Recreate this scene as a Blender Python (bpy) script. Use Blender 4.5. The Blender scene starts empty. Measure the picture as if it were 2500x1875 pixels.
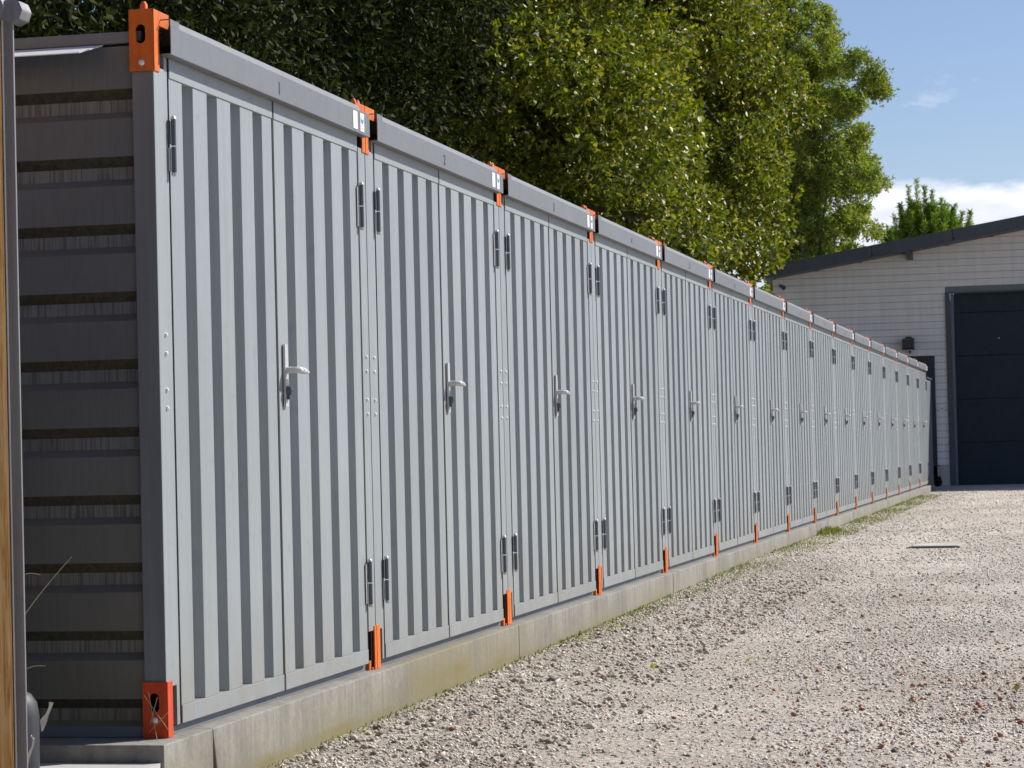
import bpy, math, random
import numpy as np
from mathutils import Vector, Matrix
R = math.radians
rnd = random.Random(7)
rng = np.random.default_rng(11)
scene = bpy.context.scene
col = scene.collection

# ------------------------------------------------------------------ helpers
def link(o, parent=None):
    col.objects.link(o)
    if parent is not None:
        o.parent = parent
    return o

def tag(o, label=None, cat=None, group=None, kind=None):
    if label: o['label'] = label
    if cat: o['category'] = cat
    if group: o['group'] = group
    if kind: o['kind'] = kind
    return o

def empty(name, loc=(0, 0, 0), rz=0.0):
    o = bpy.data.objects.new(name, None)
    o.empty_display_size = 0.2
    o.location = loc
    o.rotation_euler = (0, 0, rz)
    return link(o)

class MB:
    """collects boxes, prisms, tubes; build() links ONE mesh object"""
    def __init__(s): s.v = []; s.f = []; s.m = []; s.sm = []
    def add(s, vs, fs, mi=0, smooth=False):
        b = len(s.v); s.v += [tuple(v) for v in vs]
        for f in fs:
            s.f.append([b + i for i in f]); s.m.append(mi); s.sm.append(smooth)
    def box(s, a, b, mi=0):
        x0, x1 = sorted((a[0], b[0])); y0, y1 = sorted((a[1], b[1])); z0, z1 = sorted((a[2], b[2]))
        s.add([(x0,y0,z0),(x1,y0,z0),(x1,y1,z0),(x0,y1,z0),(x0,y0,z1),(x1,y0,z1),(x1,y1,z1),(x0,y1,z1)],
              [(0,3,2,1),(4,5,6,7),(0,1,5,4),(1,2,6,5),(2,3,7,6),(3,0,4,7)], mi)
    def prism(s, poly, axis, a, b, mi=0, smooth=False):
        """extrude a 2-D polygon along axis; poly in the other two axes' order"""
        def p(u, v, w):
            return {'x': (w, u, v), 'y': (u, w, v), 'z': (u, v, w)}[axis]
        n = len(poly)
        vs = [p(u, v, a) for u, v in poly] + [p(u, v, b) for u, v in poly]
        fs = [[i, (i + 1) % n, n + (i + 1) % n, n + i] for i in range(n)]
        s.add(vs, fs, mi, smooth)
        s.add(vs, [list(range(n))[::-1], [n + i for i in range(n)]], mi)
    def tube(s, pts, rads, n=10, mi=0, smooth=True, cap=True):
        pts = [Vector(p) for p in pts]; rings = []
        for i, p in enumerate(pts):
            d = (pts[min(i + 1, len(pts) - 1)] - pts[max(i - 1, 0)]).normalized()
            a = d.orthogonal().normalized() if i == 0 else (rings[-1][1] - d * rings[-1][1].dot(d)).normalized()
            rings.append((p, a, d.cross(a)))
        vs = []
        for (p, a, b), r in zip(rings, rads):
            for k in range(n):
                t = 2 * math.pi * k / n
                vs.append(p + (a * math.cos(t) + b * math.sin(t)) * r)
        fs = []
        for i in range(len(pts) - 1):
            for k in range(n):
                fs.append((i*n + k, i*n + (k+1) % n, (i+1)*n + (k+1) % n, (i+1)*n + k))
        s.add(vs, fs, mi, smooth)
        if cap:
            s.add(vs[:n], [list(range(n))[::-1]], mi); s.add(vs[-n:], [list(range(n))], mi)
    def build(s, name, mats, parent=None, bevel=0.0, weld=False):
        me = bpy.data.meshes.new(name)
        me.from_pydata(s.v, [], s.f)
        for m in (mats if isinstance(mats, (list, tuple)) else [mats]): me.materials.append(m)
        me.polygons.foreach_set('material_index', s.m)
        me.polygons.foreach_set('use_smooth', s.sm)
        me.update()
        o = link(bpy.data.objects.new(name, me), parent)
        if bevel:
            md = o.modifiers.new('bevel', 'BEVEL'); md.width = bevel; md.segments = 2; md.limit_method = 'ANGLE'
        return o

def mesh_np(name, verts, faces, mats, parent=None, mi=None):
    """verts (n,3), faces (m,k) fast mesh"""
    me = bpy.data.meshes.new(name)
    verts = np.asarray(verts, dtype=np.float32); faces = np.asarray(faces, dtype=np.int32)
    k = faces.shape[1]
    me.vertices.add(len(verts)); me.vertices.foreach_set('co', verts.ravel())
    me.loops.add(faces.size); me.loops.foreach_set('vertex_index', faces.ravel())
    me.polygons.add(len(faces))
    me.polygons.foreach_set('loop_start', np.arange(0, faces.size, k, dtype=np.int32))
    me.polygons.foreach_set('loop_total', np.full(len(faces), k, dtype=np.int32))
    for m in (mats if isinstance(mats, (list, tuple)) else [mats]): me.materials.append(m)
    if mi is not None: me.polygons.foreach_set('material_index', mi)
    me.update(calc_edges=True); me.validate()
    return link(bpy.data.objects.new(name, me), parent)

# ------------------------------------------------------------------ materials
def new_mat(name):
    m = bpy.data.materials.new(name); m.use_nodes = True
    nt = m.node_tree; bs = nt.nodes['Principled BSDF']
    return m, nt, bs

def N(nt, t, **kw):
    n = nt.nodes.new(t)
    for k, v in kw.items(): setattr(n, k, v)
    return n

def noise(nt, scale, detail=4, rough=0.55, vec=None, dist=0.0):
    n = N(nt, 'ShaderNodeTexNoise'); n.inputs['Scale'].default_value = scale
    n.inputs['Detail'].default_value = detail; n.inputs['Roughness'].default_value = rough
    n.inputs['Distortion'].default_value = dist
    if vec is not None: nt.links.new(vec, n.inputs['Vector'])
    return n.outputs['Fac']

def ramp(nt, fac, stops):
    r = N(nt, 'ShaderNodeValToRGB'); e = r.color_ramp.elements
    while len(e) < len(stops): e.new(0.5)
    for el, (p, c) in zip(e, stops):
        el.position = p; el.color = (c if len(c) == 4 else (*c, 1)) if hasattr(c, '__len__') else (c, c, c, 1)
    nt.links.new(fac, r.inputs['Fac'])
    return r.outputs['Color']

def coords(nt, scale=(1, 1, 1), kind='Object'):
    tc = N(nt, 'ShaderNodeTexCoord'); mp = N(nt, 'ShaderNodeMapping')
    mp.inputs['Scale'].default_value = scale
    if kind == 'World':
        g = N(nt, 'ShaderNodeNewGeometry'); nt.links.new(g.outputs['Position'], mp.inputs['Vector'])
    else:
        nt.links.new(tc.outputs[kind], mp.inputs['Vector'])
    return mp.outputs['Vector']

def mixc(nt, fac, a, b, mode='MIX'):
    m = N(nt, 'ShaderNodeMix'); m.data_type = 'RGBA'; m.blend_type = mode
    if isinstance(fac, (int, float)): m.inputs['Factor'].default_value = fac
    else: nt.links.new(fac, m.inputs['Factor'])
    for s, v in (('A', a), ('B', b)):
        sock = [i for i in m.inputs if i.name == s and i.type == 'RGBA'][0]
        if isinstance(v, (tuple, list)): sock.default_value = (*v[:3], 1)
        else: nt.links.new(v, sock)
    return [o for o in m.outputs if o.type == 'RGBA'][0]

def bump(nt, bs, h, strength=0.3, dist=0.01):
    b = N(nt, 'ShaderNodeBump'); b.inputs['Strength'].default_value = strength
    b.inputs['Distance'].default_value = dist
    nt.links.new(h, b.inputs['Height']); nt.links.new(b.outputs['Normal'], bs.inputs['Normal'])

def paint(name, c, rough=0.45, var=0.12, metal=0.0, streak=0.0, dirt=None, objvar=0.0, chips=None):
    m, nt, bs = new_mat(name)
    v = coords(nt, kind='World')
    n1 = noise(nt, 1.7, 5, 0.6, v)
    k1 = ramp(nt, n1, [(0.3, tuple(x * (1 - var) for x in c)), (0.7, tuple(min(1, x * (1 + var)) for x in c))])
    cc = k1
    v2 = coords(nt, (60, 60, 1.5), kind='World')
    n2 = noise(nt, 1.0, 3, 0.5, v2)
    s = ramp(nt, n2, [(0.35, 1 - streak - 0.03), (0.6, 1.0)])
    cc = mixc(nt, 1.0, cc, s, 'MULTIPLY')
    n3 = noise(nt, 9.0, 6, 0.7, v)
    sp = ramp(nt, n3, [(0.28, 0.86), (0.42, 1.0)])
    cc = mixc(nt, 1.0, cc, sp, 'MULTIPLY')
    if objvar:
        oi = N(nt, 'ShaderNodeObjectInfo')
        cc = mixc(nt, 1.0, cc, ramp(nt, oi.outputs['Random'], [(0.0, 1 - objvar), (1.0, 1.0)]), 'MULTIPLY')
    if dirt:
        g = N(nt, 'ShaderNodeNewGeometry'); sx = N(nt, 'ShaderNodeSeparateXYZ'); nt.links.new(g.outputs['Position'], sx.inputs[0])
        mr = N(nt, 'ShaderNodeMapRange'); mr.inputs[1].default_value = 0.42; mr.inputs[2].default_value = 0.02
        nt.links.new(sx.outputs['Z'], mr.inputs[0])
        dn = noise(nt, 1.0, 6, 0.7, coords(nt, (7, 7, 5), kind='World'))
        dm = N(nt, 'ShaderNodeMath', operation='MULTIPLY'); nt.links.new(mr.outputs[0], dm.inputs[0])
        nt.links.new(ramp(nt, dn, [(0.35, 0.05), (0.65, 0.75)]), dm.inputs[1])
        cc = mixc(nt, dm.outputs[0], cc, dirt)
        dr = noise(nt, 1.0, 3, 0.6, coords(nt, (18, 18, 0.5), kind='World'))
        cc = mixc(nt, ramp(nt, dr, [(0.56, 0.0), (0.72, 0.22)]), cc, dirt)
    if chips:
        cn = noise(nt, 55, 5, 0.7, v)
        cc = mixc(nt, ramp(nt, cn, [(0.60, 0.0), (0.66, 0.8)]), cc, chips)
        cn2 = noise(nt, 14, 4, 0.6, v)
        cc = mixc(nt, ramp(nt, cn2, [(0.45, 0.0), (0.7, 0.35)]), cc, tuple(x * 0.55 for x in c))
    nt.links.new(cc, bs.inputs['Base Color'])
    rr = ramp(nt, n3, [(0.3, min(1, rough + 0.1)), (0.7, rough - 0.06)])
    nt.links.new(rr, bs.inputs['Roughness'])
    bs.inputs['Metallic'].default_value = metal
    nb = noise(nt, 4.0, 4, 0.5, v)
    bump(nt, bs, nb, 0.22, 0.015)
    return m

GREY = (0.318, 0.350, 0.362)
M = {}
M['paint'] = paint('grey_paint', GREY, 0.46, 0.05, streak=0.04, dirt=(0.27, 0.25, 0.21), objvar=0.09)
M['rail'] = paint('rail_paint', (0.19, 0.20, 0.213), 0.5, 0.07, streak=0.05, objvar=0.08)
M['dark_and_shade_paint'] = paint('dark_grey_and_post_shade', (0.19, 0.20, 0.225), 0.5, 0.08, streak=0.1)
M['orange'] = paint('orange_paint', (0.84, 0.175, 0.012), 0.62, 0.10, streak=0.08, objvar=0.22, chips=(0.20, 0.10, 0.06))
M['zinc'] = paint('zinc_metal', (0.60, 0.60, 0.60), 0.4, 0.1, metal=0.25)
M['rivet'] = paint('rivet_metal', (0.85, 0.86, 0.86), 0.3, 0.03, metal=0.2)
M['hinge'] = paint('dark_hinge_metal', (0.12, 0.13, 0.15), 0.35, 0.15, metal=0.5)
M['steel'] = paint('galvanised_steel', (0.30, 0.305, 0.315), 0.45, 0.12, metal=0.35, streak=0.12)
M['black'] = paint('black_gap', (0.008, 0.008, 0.009), 0.7, 0.1)
M['white'] = paint('white_sticker', (0.85, 0.85, 0.84), 0.5, 0.02)
M['blue'] = paint('blue_print', (0.05, 0.28, 0.55), 0.5, 0.02)
M['brown'] = paint('brown_print', (0.45, 0.27, 0.18), 0.5, 0.02)
M['ink'] = paint('dark_marking', (0.035, 0.038, 0.045), 0.6, 0.05)
M['lit_strip'] = paint('pale_lit_strip', (0.75, 0.77, 0.8), 0.4, 0.05)  # pale colour for strips that stand for sunlit edges
M['rubber'] = paint('dark_rubber', (0.045, 0.047, 0.055), 0.5, 0.12)
M['fascia'] = paint('dark_fascia', (0.075, 0.085, 0.10), 0.5, 0.12, streak=0.1)
M['jamb'] = paint('grey_jamb', (0.16, 0.18, 0.21), 0.5, 0.06)
M['roof_sheet'] = paint('roof_sheet', (0.2, 0.21, 0.22), 0.5, 0.1)
M['navy'] = paint('navy_door', (0.009, 0.022, 0.036), 0.6, 0.15, streak=0.1)
M['dkwin'] = paint('dark_shutter', (0.02, 0.03, 0.04), 0.35, 0.1)
M['straw'] = paint('dry_straw', (0.62, 0.52, 0.30), 0.7, 0.1)
M['pale_leaf'] = paint('pale_dry_leaf', (0.72, 0.68, 0.58), 0.6, 0.1)

# end wall sheet: grey-brown, warmer near the ground, rain streaks in the recesses
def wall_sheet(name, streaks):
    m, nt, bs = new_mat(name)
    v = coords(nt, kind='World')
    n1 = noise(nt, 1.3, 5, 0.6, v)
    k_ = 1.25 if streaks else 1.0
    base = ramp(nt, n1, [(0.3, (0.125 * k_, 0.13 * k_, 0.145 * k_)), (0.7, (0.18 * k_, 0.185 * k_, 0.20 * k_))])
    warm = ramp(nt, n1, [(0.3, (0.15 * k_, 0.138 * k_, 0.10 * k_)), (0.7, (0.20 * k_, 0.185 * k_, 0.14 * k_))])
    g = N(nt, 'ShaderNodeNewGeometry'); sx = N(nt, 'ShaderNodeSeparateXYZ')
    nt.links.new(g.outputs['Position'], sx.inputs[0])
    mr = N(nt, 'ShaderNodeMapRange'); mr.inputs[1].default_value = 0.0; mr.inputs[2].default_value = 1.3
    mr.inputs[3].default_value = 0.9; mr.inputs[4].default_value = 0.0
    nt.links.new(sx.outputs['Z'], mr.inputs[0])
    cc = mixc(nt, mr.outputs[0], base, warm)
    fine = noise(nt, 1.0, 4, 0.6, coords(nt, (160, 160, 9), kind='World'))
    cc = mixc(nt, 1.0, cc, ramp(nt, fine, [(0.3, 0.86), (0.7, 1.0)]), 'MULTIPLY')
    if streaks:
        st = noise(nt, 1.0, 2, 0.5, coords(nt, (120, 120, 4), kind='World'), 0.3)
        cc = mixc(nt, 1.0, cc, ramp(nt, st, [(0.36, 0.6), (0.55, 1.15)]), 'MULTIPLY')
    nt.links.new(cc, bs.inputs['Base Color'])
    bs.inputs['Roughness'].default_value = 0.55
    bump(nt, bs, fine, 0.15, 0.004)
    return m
M['sheet'] = wall_sheet('end_sheet_paint', False)
M['sheet_streak'] = wall_sheet('end_sheet_streaked', True)

def dark_slope_mat():
    m, nt, bs = new_mat('dark_brown_slope_paint')
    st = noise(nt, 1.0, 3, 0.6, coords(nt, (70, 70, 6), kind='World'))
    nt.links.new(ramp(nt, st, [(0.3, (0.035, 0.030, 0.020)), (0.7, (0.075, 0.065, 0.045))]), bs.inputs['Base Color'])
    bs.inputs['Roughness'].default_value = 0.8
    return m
M['sheet_slope'] = dark_slope_mat()  # dark brown streaked colour for the down-facing rib slopes

def concrete():
    m, nt, bs = new_mat('concrete')
    v = coords(nt, kind='World')
    n1 = noise(nt, 2.2, 6, 0.65, v); n2 = noise(nt, 0.55, 3, 0.5, v); n3 = noise(nt, 45, 4, 0.7, v)
    c = ramp(nt, n1, [(0.3, (0.21, 0.20, 0.165)), (0.7, (0.38, 0.36, 0.315))])
    c = mixc(nt, 1.0, c, ramp(nt, n3, [(0.3, 0.8), (0.6, 1.0)]), 'MULTIPLY')
    vs = noise(nt, 1.0, 3, 0.5, coords(nt, (26, 26, 1.5), kind='World'))
    c = mixc(nt, 1.0, c, ramp(nt, vs, [(0.3, 0.78), (0.6, 1.0)]), 'MULTIPLY')
    g = N(nt, 'ShaderNodeNewGeometry'); sx = N(nt, 'ShaderNodeSeparateXYZ'); nt.links.new(g.outputs['Position'], sx.inputs[0])
    mr = N(nt, 'ShaderNodeMapRange'); mr.inputs[1].default_value = -0.02; mr.inputs[2].default_value = -0.20
    nt.links.new(sx.outputs['Z'], mr.inputs[0])
    pa = ramp(nt, n2, [(0.40, 0.3), (0.55, 1.0)])
    ad = N(nt, 'ShaderNodeMath', operation='MULTIPLY'); nt.links.new(mr.outputs[0], ad.inputs[0]); nt.links.new(pa, ad.inputs[1])
    ad2 = N(nt, 'ShaderNodeMath', operation='ADD'); nt.links.new(ad.outputs[0], ad2.inputs[0])
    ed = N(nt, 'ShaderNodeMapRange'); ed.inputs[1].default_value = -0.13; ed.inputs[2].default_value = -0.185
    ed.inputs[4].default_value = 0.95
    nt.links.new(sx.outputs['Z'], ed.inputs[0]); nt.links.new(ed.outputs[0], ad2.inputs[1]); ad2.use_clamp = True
    wy = N(nt, 'ShaderNodeMapRange'); wy.inputs[1].default_value = 2.45; wy.inputs[2].default_value = 2.65; nt.links.new(sx.outputs['Y'], wy.inputs[0])
    wz = N(nt, 'ShaderNodeMapRange'); wz.inputs[1].default_value = 5.6; wz.inputs[2].default_value = 3.4; nt.links.new(sx.outputs['Y'], wz.inputs[0])
    wm = N(nt, 'ShaderNodeMath', operation='MULTIPLY'); nt.links.new(wy.outputs[0], wm.inputs[0]); nt.links.new(wz.outputs[0], wm.inputs[1])
    wq = N(nt, 'ShaderNodeMath', operation='MULTIPLY'); nt.links.new(wm.outputs[0], wq.inputs[0]); wq.inputs[1].default_value = 0.6
    ad3 = N(nt, 'ShaderNodeMath', operation='ADD'); nt.links.new(ad2.outputs[0], ad3.inputs[0]); nt.links.new(wq.outputs[0], ad3.inputs[1]); ad3.use_clamp = True; ad2 = ad3
    pt = N(nt, 'ShaderNodeMath', operation='MULTIPLY'); nt.links.new(ad2.outputs[0], pt.inputs[0])
    nt.links.new(ramp(nt, n1, [(0.35, 0.55), (0.6, 1.0)]), pt.inputs[1])
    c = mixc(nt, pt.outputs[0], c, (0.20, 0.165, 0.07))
    nt.links.new(c, bs.inputs['Base Color']); bs.inputs['Roughness'].default_value = 0.85
    bump(nt, bs, n3, 0.35, 0.006)
    return m
M['concrete'] = concrete()

def clean_concrete():
    m, nt, bs = new_mat('apron_concrete')
    v = coords(nt, kind='World')
    n1 = noise(nt, 1.2, 6, 0.65, v)
    nt.links.new(ramp(nt, n1, [(0.3, (0.40, 0.39, 0.37)), (0.7, (0.52, 0.50, 0.48))]), bs.inputs['Base Color'])
    bs.inputs['Roughness'].default_value = 0.85
    return m
M['apron'] = clean_concrete()

def wood():
    m, nt, bs = new_mat('weathered_wood')
    v = coords(nt, (1, 1, 0.06), kind='World')
    n1 = noise(nt, 75, 5, 0.7, v, 0.6); n2 = noise(nt, 3.0, 3, 0.5, coords(nt, (1, 1, 0.6), kind='World'))
    c = ramp(nt, n1, [(0.32, (0.36, 0.15, 0.04)), (0.5, (0.80, 0.43, 0.13)), (0.72, (0.90, 0.64, 0.32))])
    c = mixc(nt, ramp(nt, n2, [(0.45, 0.0), (0.62, 0.55)]), c, (0.75, 0.55, 0.36))
    nt.links.new(c, bs.inputs['Base Color']); bs.inputs['Roughness'].default_value = 0.7
    bump(nt, bs, n1, 0.4, 0.003)
    return m
M['wood'] = wood()

def siding():
    m, nt, bs = new_mat('white_siding')
    v = coords(nt, kind='World')
    n1 = noise(nt, 1.0, 4, 0.6, coords(nt, (0.8, 1, 6), kind='World'))
    c = ramp(nt, n1, [(0.3, (0.78, 0.745, 0.71)), (0.7, (0.86, 0.83, 0.80))])
    n2 = noise(nt, 1.0, 3, 0.6, coords(nt, (9, 1, 0.7), kind='World'))
    c = mixc(nt, 1.0, c, ramp(nt, n2, [(0.3, 0.9), (0.6, 1.0)]), 'MULTIPLY')
    nt.links.new(c, bs.inputs['Base Color']); bs.inputs['Roughness'].default_value = 0.6
    return m
M['siding'] = siding()

def leaf_mat(name, a, b, c, trans=0.25, rough=0.4, spec=0.5, hue=None):
    m, nt, bs = new_mat(name)
    g = N(nt, 'ShaderNodeNewGeometry')
    rp = g.outputs['Random Per Island']
    k = ramp(nt, rp, [(0.0, a), (0.55, b), (0.97, c)])
    n1 = noise(nt, 0.9, 3, 0.5, coords(nt, kind='World'))
    k2 = mixc(nt, ramp(nt, n1, [(0.35, 0.0), (0.65, 0.4)]), k, hue or b)
    nt.links.new(k2, bs.inputs['Base Color'])
    bs.inputs['Roughness'].default_value = rough
    bs.inputs['Specular IOR Level'].default_value = spec
    tr = N(nt, 'ShaderNodeBsdfTranslucent'); nt.links.new(mixc(nt, 1.0, k2, (1.5, 1.7, 0.5), 'MULTIPLY'), tr.inputs['Color'])
    mx = N(nt, 'ShaderNodeMixShader'); mx.inputs[0].default_value = trans
    nt.links.new(bs.outputs[0], mx.inputs[1]); nt.links.new(tr.outputs[0], mx.inputs[2])
    nt.links.new(mx.outputs[0], nt.nodes['Material Output'].inputs['Surface'])
    return m
M['oak'] = leaf_mat('oak_leaf', (0.015, 0.032, 0.006), (0.15, 0.19, 0.014), (0.54, 0.46, 0.06), 0.24, 0.48, 0.4, (0.19, 0.22, 0.010))
M['dark_leaf'] = leaf_mat('dark_leaf', (0.010, 0.020, 0.007), (0.022, 0.036, 0.010), (0.10, 0.11, 0.03), 0.12, 0.65, 0.08, (0.028, 0.028, 0.010))
M['yellow_leaf'] = leaf_mat('yellow_green_leaf', (0.08, 0.15, 0.04), (0.20, 0.26, 0.06), (0.42, 0.40, 0.08), 0.35, 0.5, 0.3, (0.30, 0.29, 0.04))
M['pine_leaf'] = leaf_mat('pine_needle', (0.06, 0.12, 0.015), (0.17, 0.26, 0.03), (0.28, 0.36, 0.05), 0.35, 0.5, 0.4)
M['grass'] = leaf_mat('grass_blade', (0.06, 0.11, 0.02), (0.14, 0.17, 0.04), (0.36, 0.30, 0.13), 0.3, 0.6, 0.3)
M['leaf_yellow'] = leaf_mat('fallen_yellow_leaf', (0.5, 0.42, 0.05), (0.5, 0.42, 0.05), (0.5, 0.42, 0.05), 0.2)

def bark():
    m, nt, bs = new_mat('bark')
    n1 = noise(nt, 9, 6, 0.7, coords(nt, (1, 1, 0.25), kind='World'))
    nt.links.new(ramp(nt, n1, [(0.3, (0.04, 0.03, 0.022)), (0.7, (0.14, 0.11, 0.085))]), bs.inputs['Base Color'])
    bs.inputs['Roughness'].default_value = 0.9; bump(nt, bs, n1, 0.6, 0.03)
    return m
M['bark'] = bark()

def ground_mat():
    m, nt, bs = new_mat('gravel_ground')
    v = coords(nt, kind='World')
    big = noise(nt, 0.45, 4, 0.55, v); mid = noise(nt, 3.5, 5, 0.65, v); fine = noise(nt, 60, 5, 0.75, v)
    c = ramp(nt, big, [(0.35, (0.60, 0.515, 0.42)), (0.65, (0.82, 0.725, 0.62))])
    c = mixc(nt, 1.0, c, ramp(nt, mid, [(0.3, 0.82), (0.6, 1.0)]), 'MULTIPLY')
    c = mixc(nt, 1.0, c, ramp(nt, fine, [(0.32, 0.6), (0.5, 1.05)]), 'MULTIPLY')
    vo = N(nt, 'ShaderNodeTexVoronoi'); vo.inputs['Scale'].default_value = 42; nt.links.new(v, vo.inputs['Vector'])
    vc = N(nt, 'ShaderNodeSeparateColor'); nt.links.new(vo.outputs['Color'], vc.inputs[0])
    c = mixc(nt, 1.0, c, ramp(nt, vc.outputs[0], [(0.0, 0.6), (0.2, 0.95), (0.9, 1.1)]), 'MULTIPLY')
    g = N(nt, 'ShaderNodeNewGeometry'); sx = N(nt, 'ShaderNodeSeparateXYZ'); nt.links.new(g.outputs['Position'], sx.inputs[0])
    mr = N(nt, 'ShaderNodeMapRange'); mr.inputs[1].default_value = 1.15; mr.inputs[2].default_value = 0.25; nt.links.new(sx.outputs['X'], mr.inputs[0])
    pn = noise(nt, 14, 5, 0.7, v)
    pm = N(nt, 'ShaderNodeMath', operation='MULTIPLY'); nt.links.new(mr.outputs[0], pm.inputs[0]); nt.links.new(ramp(nt, pn, [(0.42, 0.0), (0.60, 0.8)]), pm.inputs[1])
    c = mixc(nt, pm.outputs[0], c, (0.21, 0.18, 0.135))
    nt.links.new(c, bs.inputs['Base Color']); bs.inputs['Roughness'].default_value = 0.9
    h = N(nt, 'ShaderNodeMath', operation='SUBTRACT'); nt.links.new(fine, h.inputs[0])
    nt.links.new(vo.outputs['Distance'], h.inputs[1])
    bump(nt, bs, h.outputs[0], 1.0, 0.02)
    return m
M['ground'] = ground_mat()

def stone_mat(name, stops):
    m, nt, bs = new_mat(name)
    g = N(nt, 'ShaderNodeNewGeometry')
    c = ramp(nt, g.outputs['Random Per Island'], stops)
    n = noise(nt, 90, 4, 0.7, coords(nt, kind='World'))
    c = mixc(nt, 1.0, c, ramp(nt, n, [(0.3, 0.75), (0.65, 1.05)]), 'MULTIPLY')
    nt.links.new(c, bs.inputs['Base Color']); bs.inputs['Roughness'].default_value = 0.8
    return m
M['stone'] = stone_mat('gravel_stone', [(0.0, (0.16, 0.155, 0.155)), (0.10, (0.32, 0.285, 0.25)), (0.32, (0.60, 0.525, 0.44)), (0.75, (0.80, 0.71, 0.61)), (0.985, (0.88, 0.82, 0.73)), (1.0, (0.48, 0.24, 0.14))])
M['dark_stone'] = stone_mat('dark_gravel_stone', [(0.0, (0.12, 0.12, 0.125)), (0.6, (0.24, 0.23, 0.22)), (1.0, (0.40, 0.37, 0.33))])
M['clod'] = stone_mat('earth_clod', [(0.0, (0.20, 0.17, 0.13)), (0.5, (0.42, 0.36, 0.28)), (1.0, (0.62, 0.55, 0.46))])
M['brick_stone'] = stone_mat('brick_chip', [(0.0, (0.30, 0.12, 0.07)), (1.0, (0.48, 0.24, 0.15))])
M['cover'] = paint('cover_concrete', (0.50, 0.46, 0.40), 0.85, 0.2, chips=(0.3, 0.27, 0.22))

# ------------------------------------------------------------------ camera, light, sky
cam_d = bpy.data.cameras.new('camera'); cam = bpy.data.objects.new('camera', cam_d); col.objects.link(cam)
cam_d.lens = 88.84; cam_d.sensor_width = 36; cam_d.clip_start = 0.1; cam_d.clip_end = 3000
Rv = Vector((0.97537552, 0.21918978, -0.02446292)); Uv = Vector((0.0294826, -0.01965902, 0.99937195)); Fv = Vector((-0.2185712, 0.97548417, 0.02563721))
mw = Matrix((( Rv.x, Uv.x, -Fv.x, 2.68757), (Rv.y, Uv.y, -Fv.y, -7.162), (Rv.z, Uv.z, -Fv.z, 0.84), (0, 0, 0, 1)))
cam.matrix_world = mw
cam_d.dof.use_dof = True; cam_d.dof.focus_distance = 10.5; cam_d.dof.aperture_fstop = 20.0
scene.camera = cam

SUN = Vector((0.62, 0.54, 0.67)).normalized()
sd = bpy.data.lights.new('sun', 'SUN'); sd.energy = 5.0; sd.angle = R(0.53); sd.color = (1.0, 0.955, 0.89)
so = bpy.data.objects.new('sun', sd); col.objects.link(so)
so.rotation_euler = SUN.to_track_quat('Z', 'Y').to_euler(); so.location = (20, 20, 30)

w = bpy.data.worlds.new('World'); scene.world = w; w.use_nodes = True
nt = w.node_tree; bg = nt.nodes['Background']
sky = N(nt, 'ShaderNodeTexSky'); sky.sky_type = 'NISHITA'; sky.sun_disc = False
sky.sun_elevation = math.asin(SUN.z); sky.sun_rotation = math.atan2(SUN.x, SUN.y)
sky.air_density = 1.0; sky.dust_density = 0.1; sky.ozone_density = 3.5
tc = N(nt, 'ShaderNodeTexCoord'); sp = N(nt, 'ShaderNodeSeparateXYZ'); nt.links.new(tc.outputs['Generated'], sp.inputs[0])
def mapn(loc, sc):
    mp = N(nt, 'ShaderNodeMapping'); mp.inputs['Scale'].default_value = sc; mp.inputs['Location'].default_value = loc
    nt.links.new(tc.outputs['Generated'], mp.inputs['Vector']); return mp.outputs['Vector']
def mth(op, a, b=None, clamp=False):
    n = N(nt, 'ShaderNodeMath', operation=op); n.use_clamp = clamp
    for i, q in enumerate((a, b)):
        if q is None: continue
        if isinstance(q, (int, float)): n.inputs[i].default_value = q
        else: nt.links.new(q, n.inputs[i])
    return n.outputs[0]
edge = noise(nt, 22, 5, 0.6, mapn((0.37, 0, 0.2), (1, 1, 2.2)))
top = mth('ADD', mth('MULTIPLY', mth('SUBTRACT', edge, 0.5), 0.022), 0.1005)
above = mth('MULTIPLY', mth('SUBTRACT', top, sp.outputs['Z']), 190.0, True)     # 1 below the cloud tops
low = mth('MULTIPLY', mth('SUBTRACT', sp.outputs['Z'], 0.060), 45.0, True)
fluff = ramp(nt, noise(nt, 16, 5, 0.6, mapn((0.1, 0, 0.7), (1, 1, 3.2))), [(0.30, 0.55), (0.46, 1.0)])
band = mth('MULTIPLY', mth('MULTIPLY', above, fluff), mth('ADD', mth('MULTIPLY', low, 0.75), 0.25))
wisp = ramp(nt, noise(nt, 13, 6, 0.62, mapn((0.53, 0.1, 0.35), (1, 1, 2.4))), [(0.60, 0.0), (0.74, 0.8)])
wlow = mth('MULTIPLY', mth('SUBTRACT', 0.16, sp.outputs['Z']), 25.0, True)
cl = mth('MAXIMUM', band, mth('MULTIPLY', wisp, wlow))
shade = ramp(nt, noise(nt, 20, 4, 0.5, mapn((0.9, 0.3, 0.1), (1, 1, 3))), [(0.35, (8.0, 8.4, 10.0)), (0.6, (11.5, 11.6, 12.6))])
skyc = mixc(nt, 1.0, sky.outputs[0], (1.06, 0.97, 1.04), 'MULTIPLY')
nt.links.new(mixc(nt, cl, skyc, shade), bg.inputs['Color'])
bg.inputs['Strength'].default_value = 0.085

scene.view_settings.view_transform = 'Standard'; scene.view_settings.look = 'None'
scene.view_settings.exposure = 0.22; scene.view_settings.gamma = 1.0; scene.view_settings.use_curve_mapping = False
scene.render.engine = 'CYCLES'

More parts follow.
